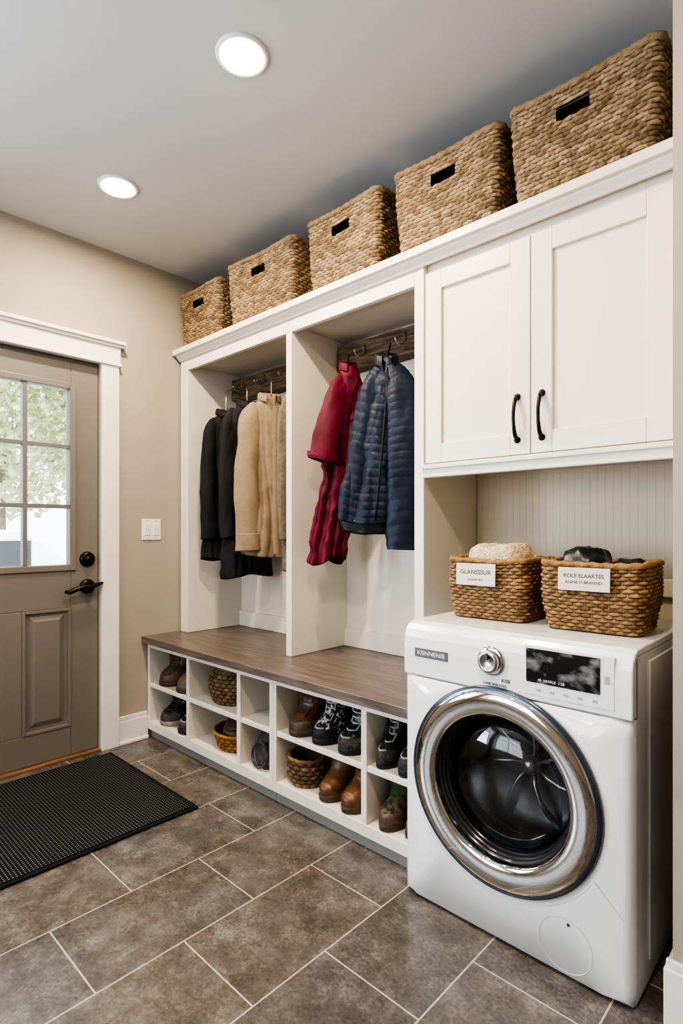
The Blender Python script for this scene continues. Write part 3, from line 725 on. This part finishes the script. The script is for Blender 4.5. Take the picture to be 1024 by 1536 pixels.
def sleeve(pts, rs, seed=0, wr=.10, quilt=None, n=60, N=32, flat=.72, fold=.08):
    P = [Vector(p) for p in pts]
    m = len(P); C = []; rr = []
    for i in range(n+1):
        t = i/n*(m-1); a = min(int(t), m-2); f = t-a
        p0 = P[max(a-1,0)]; p1 = P[a]; p2 = P[a+1]; p3 = P[min(a+2,m-1)]
        q = .5*((2*p1)+(p2-p0)*f+(2*p0-5*p1+4*p2-p3)*f*f+(3*p1-p0-3*p2+p3)*f**3)
        C.append(q); rr.append(rs[a]+(rs[a+1]-rs[a])*f)
    L = sum((P[i+1]-P[i]).length for i in range(m-1))
    rings = []
    for i in range(n+1):
        t = (C[min(i+1,n)]-C[max(i-1,0)]).normalized(); f = i/n
        e1 = Vector((1,0,0))-t*t.x
        if e1.length < .2: e1 = Vector((0,0,1))-t*t.z
        e1.normalize(); e2 = t.cross(e1)
        ring = []
        for j in range(N):
            a = 2*pi*j/N
            # oblique creases: noise stretched along a diagonal of the sleeve
            q1 = noise.noise(Vector((f*L*7+seed, cos(a)*1.4, sin(a)*1.4)))
            q2 = 1-2.4*abs(noise.noise(Vector((f*L*9+.9*sin(a+seed)+seed*3, cos(a)*.9, sin(a)*.9))))
            v = 1+wr*(.8*q1+.45*q2)+fold*sin(2*a+seed+2*f)+fold*.8*crease(1.5*a+seed+1.2*f)*min(1,f*3)
            if quilt: v *= 1+quilt[1]*(abs(sin(pi*(f*L+.010*sin(a+seed))/quilt[0]))**.5-.6)
            ring.append(C[i]+(e1*cos(a)+e2*sin(a)*flat)*rr[i]*v)
        rings.append(ring)
    c = C[-1]; rings.append([c+(p-c)*.85+Vector((0,0,.002)) for p in rings[-1]]); rings.append([c+(p-c)*.95+Vector((0,0,.04)) for p in rings[-1]])
    b = MB(); b.loft(rings); return b

def collar(zn, a, b_, h, open_=.5):
    mb = MB(); n = 40
    prof = [(1.0,-.012),(1.10,.2*h),(1.12,.75*h),(1.25,h),(1.42,.8*h),(1.5,.35*h),(1.45,.1*h)]
    vs = []; m = len(prof); fs = []
    for j in range(n):
        t = j/(n-1); th = R(-90)+open_+(2*pi-2*open_)*t
        lap = 1+.35*(abs(t-.5)*2)**3
        for (s, z) in prof: vs.append((a*s*cos(th), b_*s*sin(th)*lap, zn+z-.05*(abs(t-.5)*2)**2*h/.05*.6))
    for j in range(n-1):
        for i in range(m-1):
            p = j*m+i; fs.append((p, p+1, p+m+1, p+m))
    mb.add(vs, fs, True); return mb

def coat(name, label, loc, rz, L, m, hem_a, hem_b, seed, buttons, group=None, mbutton='ink', sleeveL=None, k=1.0, cuff=False, wide=1.0):
    r = empty(name, loc, rz); tag(r, label, 'coat', group)
    keys = [(.0,.034*k,.024,0,0),(-.015,.052*k,.029,0,0),(-.055,.092*k,.035,0,0),(-.11,.122*k,.040,0,0),(-.28,.122*k,.042,0,0),(-.50,.126*k,.043,0,0),(-L,hem_a,hem_b,0,0)]
    body_loft(keys, seed=seed, amp=.42, wr=.009).build('body', M[m], r, local=True)
    sL = sleeveL or min(L*.86,.74)
    for s in (-1, 1):
        q = .94 if s < 0 else .90
        sp_ = [(s*.062*k,0,-.045),(s*.102*k*q,-.008,-.13),(s*.122*k*q,-.018,-.32),(s*.128*k*q,-.025,-.54),(s*.122*k*q,-.030,-sL)]
        rs = [.032*wide,.054*wide,.055*wide,.053*wide,.052*wide]
        o = sleeve(sp_, rs, seed+s*3.1, .17, flat=.50, fold=.08).build('sleeve', M[m], r, local=True)
        if cuff:
            e = Vector(sp_[-1]); u = (Vector(sp_[-2])-e).normalized()
            sleeve([e+u*.085, e+u*.045, e-u*.004], [.0535*wide,.0560*wide,.0555*wide], seed+s*3.1, .04, n=10, flat=.56, fold=.06).build('cuff', M[m], o, local=True)
    collar(-.012,.043*k,.031,.045,.45).build('collar', M[m], r, local=True)
    pl = MB(); vs = []; fs = []
    nz = 30
    for i in range(nz+1):
        z = -.05-(L-.06)*i/nz; a, bb, x0, y0 = interp(keys, z); w_ = bb*(1.0+.12*min(1,1.6*i/nz))
        for dx, e in ((-.016,.004),(0,.010),(.016,.004)): vs.append((x0+.02+dx, y0-w_-e, z))
    for i in range(nz):
        for q in range(2): fs.append((i*3+q, i*3+q+1, i*3+q+4, i*3+q+3))
    pl.add(vs, fs, True); pl.build('placket', M[m], r, local=True)
    for q in range(buttons):
        z = -.20-.13*q; a, bb, x0, y0 = interp(keys, z)
        MB().lathe([(.010,0),(.010,-.003),(.007,-.005),(0,-.004)], (x0+.02,y0-bb*1.11-.010,z), 'y', 16).build('button', M[mbutton], r, local=True)
    return r

def hanger(x, y, zneck, peg, label):
    r = MB()
    r.tube([(x,y,zneck-.03),(x,y,zneck+.035),(x,y+.0,peg-.035),(x,y+.02,peg-.02),(x,1.955,peg+.006),(x,1.948,peg+.018),(x,1.936,peg+.020),(x,1.926,peg+.006)], .0030, 8)
    r.tube([(x,y-.08,zneck-.075),(x,y-.04,zneck-.045),(x,y,zneck-.025),(x,y+.04,zneck-.045),(x,y+.08,zneck-.075)], .006, 8)
    o = r.build('coat_hanger', M['silver'], origin=(x,y,zneck)); tag(o, label, 'hanger', 'hangers in the left locker bay')

YG = 1.882
CO = [(-2.70,1.825),(-2.50,1.850),(-2.29,1.850),(-2.08,1.845)]
G = 'coats in the left locker bay'
coat('wool_coat', 'black wool coat at the door side of the left locker bay', (CO[0][0],YG,CO[0][1]), R(86), .84, 'coatblack', .142,.055, 1.0, 0, G)
coat('wool_coat', 'long charcoal coat hanging between the black coat and the oatmeal coat', (CO[1][0],YG,CO[1][1]), R(80), .95, 'coatchar', .150,.062, 4.2, 3, G, wide=1.05)
coat('wool_coat', 'oatmeal tan wool coat with turned cuffs in the left locker bay', (CO[2][0],YG-.012,CO[2][1]), R(64), .83, 'coattan', .144,.058, 7.7, 0, G, sleeveL=.80, cuff=True, wide=1.20)
coat('wool_coat', 'taupe coat half hidden by the white divider in the left locker bay', (CO[3][0],YG+.02,CO[3][1]), R(90), .90, 'coattaupe', .115,.045, 2.4, 0, G, k=.92)
for (x, z), lb in zip(CO, ('steel hanger of the black coat nearest the door','steel hanger of the long charcoal coat','steel hanger of the oatmeal tan coat','steel hanger of the taupe coat by the divider')):
    hanger(x, YG, z, 1.984, lb)

# crimson jacket: one thin draped piece, leaning towards the room
r = empty('crimson_jacket', (HXR,1.890,1.905), R(58)); tag(r, 'crimson red jacket hanging on a hook beside the navy puffer jacket', 'jacket')
keys = [(.0,.018,.016,.006,0),(-.03,.034,.026,.004,0),(-.10,.056,.034,0,0),(-.25,.074,.037,-.012,0),(-.45,.080,.037,-.034,0),(-.62,.070,.036,-.066,0),(-.89,.080,.038,-.100,0)]
body_loft(keys, nr=120, seed=3.3, amp=.90, wr=.018, wf=10, hemwave=.024).build('body', M['red'], r, local=True)
o = sleeve([(-.020,-.014,-.045),(-.050,-.034,-.14),(-.086,-.044,-.28),(-.122,-.050,-.44)], [.030,.052,.064,.078], 1.7, .22, flat=.38, fold=.18).build('sleeve', M['red'], r, local=True)
sleeve([(-.117,-.0496,-.418),(-.120,-.050,-.432),(-.124,-.0503,-.448)], [.0765,.0795,.0800], 1.7, .05, flat=.40, fold=.17, n=8).build('cuff', M['red'], o, local=True)
sleeve([(.03,-.01,-.06),(.052,-.02,-.18),(.058,-.02,-.36),(.046,-.02,-.58)], [.032,.044,.044,.046], 5.7, .18, flat=.45, fold=.16).build('sleeve', M['red'], r, local=True)
collar(-.01,.030,.026,.045,.4).build('collar', M['red'], r, local=True)
MB().tube([(0,.010,-.005),(.005,.024,.03),(.012,.036,.070),(.005,.034,.03),(0,.03,-.005)], .0035, 8).build('hang_loop', M['red'], r, local=True)

# navy puffer
Q = (.034,.060)
r = empty('puffer_jacket', (HXB,1.872,1.890), R(46)); tag(r, 'navy blue quilted puffer jacket hanging on a hook in the right locker bay', 'jacket')
keys = [(.0,.020,.018,.004,0),(-.03,.032,.032,.002,0),(-.10,.060,.046,-.004,0),(-.22,.096,.054,-.014,0),(-.40,.126,.058,-.030,0),(-.60,.148,.060,-.048,0),(-.70,.148,.058,-.056,0)]
body_loft(keys, nr=210, seed=2.1, amp=.34, wr=.012, quilt=Q, slant=.016).build('body', M['navy'], r, local=True)
body_loft([(-.695,.143,.054,-.056,0),(-.745,.134,.050,-.056,0)], nr=6, seed=2.1, amp=.14, wr=.004).build('hem_band', M['navydark'], r, local=True)
sleeve([(.020,-.016,-.035),(.056,-.042,-.14),(.070,-.062,-.34),(.068,-.072,-.55),(.058,-.074,-.82)], [.032,.062,.070,.070,.064], .7, .16, Q, 180, flat=.54, fold=.08).build('sleeve', M['navy'], r, local=True)
sleeve([(-.026,.0,-.045),(-.066,-.004,-.15),(-.100,-.004,-.34),(-.128,-.004,-.54),(-.148,-.002,-.67)], [.030,.050,.056,.058,.055], 3.7, .16, Q, 150, flat=.66, fold=.08).build('sleeve', M['navy'], r, local=True)
collar(-.02,.036,.030,.055,.5).build('collar', M['navydark'], r, local=True)
MB().tube([(0.0,-.038,-.05),(-.004,-.052,-.12),(-.014,-.066,-.24),(-.030,-.076,-.42),(-.048,-.078,-.60),(-.056,-.076,-.695)], .0030, 8).build('zip', M['navydark'], r, local=True)
MB().tube([(0,.012,-.005),(.012,.036,.04),(.026,.054,.085),(.014,.046,.03),(0,.035,-.01)], .0035, 8).build('hang_loop', M['navydark'], r, local=True)

# ------------------------------------------------------------------ shoes and things in the cubbies
def shoe(name, label, loc, rz, L, W, H, mu, ms, ml=None, group=None, cat='shoe', slouch=0, cap=None, cuffm=None):
    r = empty(name, loc, rz); tag(r, label, cat, group)
    k = min(1, H/.125)
    ring = [(.014,-.60,.37,.46),(.03,-.62,.385,.50),(.048*k+.004,-.615,.385,.50),(.064*k,-.56,.38,.47),(.078*k,-.46,.375,.44),(.090*k,-.34,.37,.42),(.105*k,-.24,.365,.41)]
    if H > .115: ring += [(H*.8,-.19,.36,.42),(H,-.22,.375,.45)]
    else: ring += [(H,-.16,.365,.40)]
    N = 32
    def rg(z, yf, yb, w, sc=1, off=0, ths=None):
        out = []
        for th in (ths or [2*pi*j/N for j in range(N)]):
            c, s = cos(th), sin(th)
            y = (yb if c > 0 else -yf)*L*c*sc
            ww = w*W*(1-.12*max(0, c)-(.10*max(0, -c)**3))
            x = ww*sc*(abs(s)**.85)*(1 if s > 0 else -1)
            nv = off+.003*noise.noise(Vector((x*30+loc[0]*9, y*30, z*30)))+slouch*noise.noise(Vector((x*14+loc[0]*5, y*14, z*22)))*(z/H)
            out.append((x+nv*s, y+nv*c, z+off*.5))
        return out
    def at(z):
        for a, b in zip(ring, ring[1:]):
            if a[0] <= z <= b[0]:
                f = (z-a[0])/(b[0]-a[0]+1e-6); return [p+(t-p)*f for p, t in zip(a, b)]
        return list(ring[-1])
    rings = []
    for a, b in zip(ring, ring[1:]):
        for q in range(3):
            f = q/3; v = [p+(t-p)*f for p, t in zip(a, b)]; rings.append(rg(*v))
    rings.append(rg(*ring[-1])); z, yf, yb, w = ring[-1]
    rings.append(rg(z+.003, yf+.02, yb-.02, w-.03)); rings.append(rg(z-.004, yf+.035, yb-.035, w-.06)); rings.append(rg(z*.6, yf+.05, yb-.06, w-.09))
    MB().loft(rings, True, True).build('upper', M[mu], r, local=True)
    MB().loft([rg(0,-.60,.37,.48), rg(.004,-.63,.39,.53), rg(.020,-.635,.395,.54), rg(.026,-.62,.385,.51)], True, True).build('sole', M[ms], r, local=True)
    # padded collar round the opening
    MB().tube([Vector(p)+Vector((0,0,.001)) for p in rg(*ring[-1])], .0055, 8, closed=True).build('collar', M[cuffm or mu], r, local=True)
    if cap:
        ths = [pi-1.0+2.0*j/16 for j in range(17)]
        MB().strip([rg(*at(.024+(.062*k-.024)*i/6), off=.0022-(.0024 if i == 6 else 0), ths=ths) for i in range(7)]).build('toe_cap', M[cap], r, local=True)
    if cuffm:
        zz = [H*.66+(H*.36)*i/6 for i in range(7)]
        MB().loft([rg(*([z]+at(min(z, H))[1:]), off=.004+.007*sin(pi*i/6)) for i, z in enumerate(zz)], False, False).build('cuff', M[cuffm], r, local=True)
    def front(z): return at(min(z, H))[1]*L
    if ml:
        n = 6 if H > .11 else 4; pts = []
        za, zb_ = ring[3][0], H*.96
        for q in range(n):
            z = za+(zb_-za)*q/(n-1); sg = 1 if q % 2 else -1
            for u in (-.20, -.10, 0, .10, .20):
                pts.append((sg*u*W, front(min(H, z+.004*abs(u)*5))-.004+.16*abs(u)**1.5*.6, z+.002*(u*sg)))
        MB().tube(pts, .0036, 6).build('laces', M[ml], r, local=True)
        tg = MB(); vs = []; fs = []
        for q in range(9):
            z = za+(H*1.05-za)*q/8; y = front(z)
            for u in (-.20, 0, .20): vs.append((u*W, y-.001+.14*abs(u)**1.5*.6-(.0 if u else .001), z))
        for q in range(8):
            for i in range(2): fs.append((q*3+i, q*3+i+1, q*3+i+4, q*3+i+3))
        tg.add(vs, fs, True); tg.build('tongue', M[mu], r, local=True)
    return r

def round_basket(name, label, loc, rb, rt, H, m, rows, cat='basket', group=None, belly=.0, A=.006, lid=False):
    r = empty(name, loc); tag(r, label, cat, group)
    nst = max(12, round(2*pi*rt/.018/2)*2); spk = 6; N = nst*spk; rings = []; at = []; nl = rows*6
    for i in range(nl+1):
        f = i/nl; rp = i/6; row = int(rp); fr = rp-row; ring = []
        for j in range(N):
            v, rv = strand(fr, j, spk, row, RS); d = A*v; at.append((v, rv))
            rr = rb+(rt-rb)*f+belly*sin(pi*f)+d; a = 2*pi*j/N
            if lid: rr *= (1-.30*max(0, f-.55)**2/.2025)
            ring.append((rr*cos(a), rr*sin(a), H*f))
        rings.append(ring)
    rt2 = rt*(.70 if lid else 1)
    for (dr_, z) in ((-.008,H),(-.012,H*.9),(-.016,H*.25)):
        rings.append([((rt2+dr_)*cos(2*pi*j/N), (rt2+dr_)*sin(2*pi*j/N), z) for j in range(N)]); at += [(.3,.5)]*N  # inner rings take the painted crevice darkening too
    MB().loft(rings, True, True, True, at).build('body', M[m], r, local=True)
    tw = round(2*pi*rt2/.03)
    MB().tube([(rt2*cos(2*pi*j/80), rt2*sin(2*pi*j/80), H) for j in range(80)], .008, 8, closed=True, rf=lambda f, a: 1+.25*sin(2*a+2*pi*tw*f)).build('rim', M[m], r, local=True)
    return r

ZU, ZL = .308, .096
g1, g2 = 'brown shoes in the top cubby by the door', 'black shoes in the bottom cubby by the door'
shoe('ankle_shoe', 'dark brown slouchy shoe, left of the two on the top shelf nearest the door', (-2.795,1.645,ZU), R(12), .205,.160,.172, 'leathdark', 'soletan', 'lacedark', g1, slouch=.018)
shoe('ankle_shoe', 'taupe suede shoe, right of the two on the top shelf nearest the door', (-2.605,1.642,ZU), R(8), .205,.160,.170, 'suede', 'soletan', None, g1, slouch=.018)
shoe('sneaker', 'black shoe, left of the two in the bottom cubby nearest the door', (-2.785,1.65,ZL), R(10), .21,.155,.150, 'blackleath', 'solew', 'lacedark', g2, slouch=.010, cap='felt')
shoe('sneaker', 'black shoe, right of the two in the bottom cubby nearest the door', (-2.602,1.648,ZL), R(12), .21,.155,.160, 'blackleath', 'sole', 'lace', g2, slouch=.010, cap='felt')
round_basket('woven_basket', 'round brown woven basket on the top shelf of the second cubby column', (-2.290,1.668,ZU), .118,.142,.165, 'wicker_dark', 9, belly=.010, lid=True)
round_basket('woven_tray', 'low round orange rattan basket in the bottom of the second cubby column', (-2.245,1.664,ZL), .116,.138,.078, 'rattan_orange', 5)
shoe('ankle_shoe', 'dark brown shoe sitting in the orange rattan basket', (-2.255,1.672,ZL+.032), R(15), .190,.165,.138, 'leathdark', 'soletan', 'lacedark', slouch=.014)
r = empty('felt_slipper', (-1.955,1.585,ZL)); tag(r, 'dark grey felt slipper propped on its heel in the narrow cubby', 'slipper')
rings = []
for i in range(19):
    f = i/18; wv = (.082*(sin(pi*min(1,f*.93+.07))**.5)); th = .040*(sin(pi*min(1,f*.95+.05))**.5)
    rings.append([(wv*cos(2*pi*j/28)*(1+.05*noise.noise(Vector((j*.4,f*4,1)))), -.02+.07*f+th*sin(2*pi*j/28), .0+.178*f) for j in range(28)])
MB().loft(rings).build('upper', M['felt'], r, local=True)
MB().tube([(.052*cos(a), -.056+.02*sin(a)*.4+.012, .062+.052*sin(a)) for a in [2*pi*q/24 for q in range(24)]], .006, 8, closed=True).build('cuff', M['felt'], r, local=True)
shoe('ankle_boot', 'brown leather ankle boot on the upper shelf below the bench', (-1.722,1.642,ZU), R(8), .205,.138,.168, 'leathbrown', 'soletan', 'lacedark', cat='boot', slouch=.006, cap='leathdark')
shoe('high_top_sneaker', 'black and white speckled high top sneaker with pale laces', (-1.580,1.645,ZU), R(2), .205,.118,.176, 'specks', 'sole', 'lace', cap='sole')
shoe('high_top_sneaker', 'black lace up high top shoe beside the speckled sneaker', (-1.432,1.645,ZU), R(-2), .205,.122,.166, 'blackleath', 'sole', 'lace', cap='felt')
g3 = 'black boots beside the washer'
shoe('hiking_boot', 'black laced boot, left of the pair beside the washer on the upper shelf', (-1.255,1.645,ZU), R(0), .205,.085,.174, 'blackleath', 'sole', 'lace', g3, 'boot', cap='felt')
shoe('hiking_boot', 'black laced boot, right of the pair beside the washer on the upper shelf', (-1.156,1.645,ZU), R(0), .205,.085,.174, 'blackleath', 'sole', 'lace', g3, 'boot', cap='felt')
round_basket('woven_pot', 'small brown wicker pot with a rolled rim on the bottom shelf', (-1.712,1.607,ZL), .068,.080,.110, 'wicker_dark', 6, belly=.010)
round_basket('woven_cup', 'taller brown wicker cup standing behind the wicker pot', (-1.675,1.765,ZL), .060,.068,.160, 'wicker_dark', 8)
g4 = 'tan boots on the bottom shelf'
shoe('chelsea_boot', 'tan leather boot, left of the pair on the bottom shelf', (-1.545,1.645,ZL), R(3), .205,.115,.174, 'leathtan', 'soletan', None, g4, 'boot', slouch=.004, cap='leathbrown')
shoe('chelsea_boot', 'tan leather boot, right of the pair on the bottom shelf', (-1.412,1.640,ZL), R(-3), .205,.117,.172, 'leathtan', 'soletan', None, g4, 'boot', slouch=.004, cap='leathbrown')
shoe('slouch_boot', 'moss and brown patterned slouch boot with a dark green cuff beside the washer', (-1.240,1.640,ZL), R(3), .205,.100,.155, 'mossmix', 'soletan', None, cat='boot', slouch=.006, cuffm='green', cap='leathdark')
shoe('ankle_boot', 'dark brown leather boot between the green cuffed boot and the washer', (-1.143,1.66,ZL), R(0), .205,.058,.15, 'leathbrown', 'sole', None, cat='boot')

# ------------------------------------------------------------------ outside the door
tag(MB().box(-40,-3.05,-14,30,-.25,-.12).build('ground', M['ground']), 'pale paved drive outside the door', kind='structure')
rnd = random.Random(3)
def tree(x, y, zc, rx, rz, m, label, n=6500, sz=.062):
    r = empty('garden_tree', (x,y,-.12)); tag(r, label, 'tree', 'trees beyond the door glass')
    b = MB()
    for q in range(n):
        while True:
            p = Vector((rnd.uniform(-1,1), rnd.uniform(-1,1), rnd.uniform(-1,1)))
            if .25 < p.length < 1 and noise.noise(p*2.6+Vector((x,y,0))) > -.25: break
        c = Vector((x+p.x*rx, y+p.y*rx, zc+p.z*rz))
        u = Vector((rnd.gauss(0,1),rnd.gauss(0,1),rnd.gauss(0,1))).normalized(); v = u.orthogonal(); s = sz*rnd.uniform(.6,1.3)
        b.add([c-u*s, c+v*s*.6, c+u*s, c-v*s*.6], [(0,1,2,3)])
    b.build('foliage', m, r, fixn=False)
    t = MB().tube([(x,y,-.12),(x+.05,y,zc*.5),(x,y+.06,zc)], [.12,.09,.05], 10)
    for a in (0.4, 2.5, 4.4): t.tube([(x,y,zc*.6),(x+.4*rx*cos(a),y+.4*rx*sin(a),zc+.2)], [.06,.03], 8)
    t.build('trunk', M['bark'], r)
tree(-9.5,1.45,3.4,1.55,1.80,M['leaf'],'green leafy tree behind the left panes of the door')
tree(-9.8,4.75,3.3,1.65,1.75,M['leaf'],'green leafy tree at the right panes of the door')
tree(-15.5,4.2,4.4,2.6,3.0,M['leaf2'],'pale leafy tree far off in the gap between the nearer trees', sz=.10)
cr = empty('parked_car', (-8.0,1.9,-.12)); tag(cr, 'white parked car seen through the lower door panes', 'car')
prof = [(-1.9,.25),(-1.95,.60),(-1.2,.78),(-.6,1.25),(.7,1.28),(1.35,.85),(1.95,.78),(2.0,.3)]
c = MB()
ringf = lambda x, k: [(x, 1.2+(y)*k, -.12+z) for y, z in prof]
c.loft([ringf(-7.6,.97), ringf(-7.5,1), ringf(-6.3,1), ringf(-6.2,.97)], True, True, False); c.build('body', M['car'], cr, bevel=.03)
for a, b in ((.75,1.30),(1.36,1.95)): MB().box(-6.21,-6.19,a,b,.72,1.05).build('window', M['carglass'], cr)
for y in (0, 2.45):
    MB().lathe([(.0,-.02),(.30,-.02),(.32,.06),(.32,.18),(0,.2)], (-6.35,y,.2), 'x', 24).build('wheel', M['sole'], cr)

# ------------------------------------------------------------------ camera
cam = bpy.data.cameras.new('camera'); co = bpy.data.objects.new('camera', cam); col.objects.link(co)
co.location = (0,0,1.15); co.rotation_euler = (R(90),0,R(43.4))
cam.sensor_fit = 'HORIZONTAL'; cam.sensor_width = 36; cam.lens = 835/1024*36; cam.shift_y = 28/1024
cam.clip_start = .02
S.camera = co
try:
    S.view_settings.view_transform = 'AgX'; S.view_settings.look = 'AgX - High Contrast'
    S.view_settings.exposure = 0.40
except Exception as ex: print(ex)
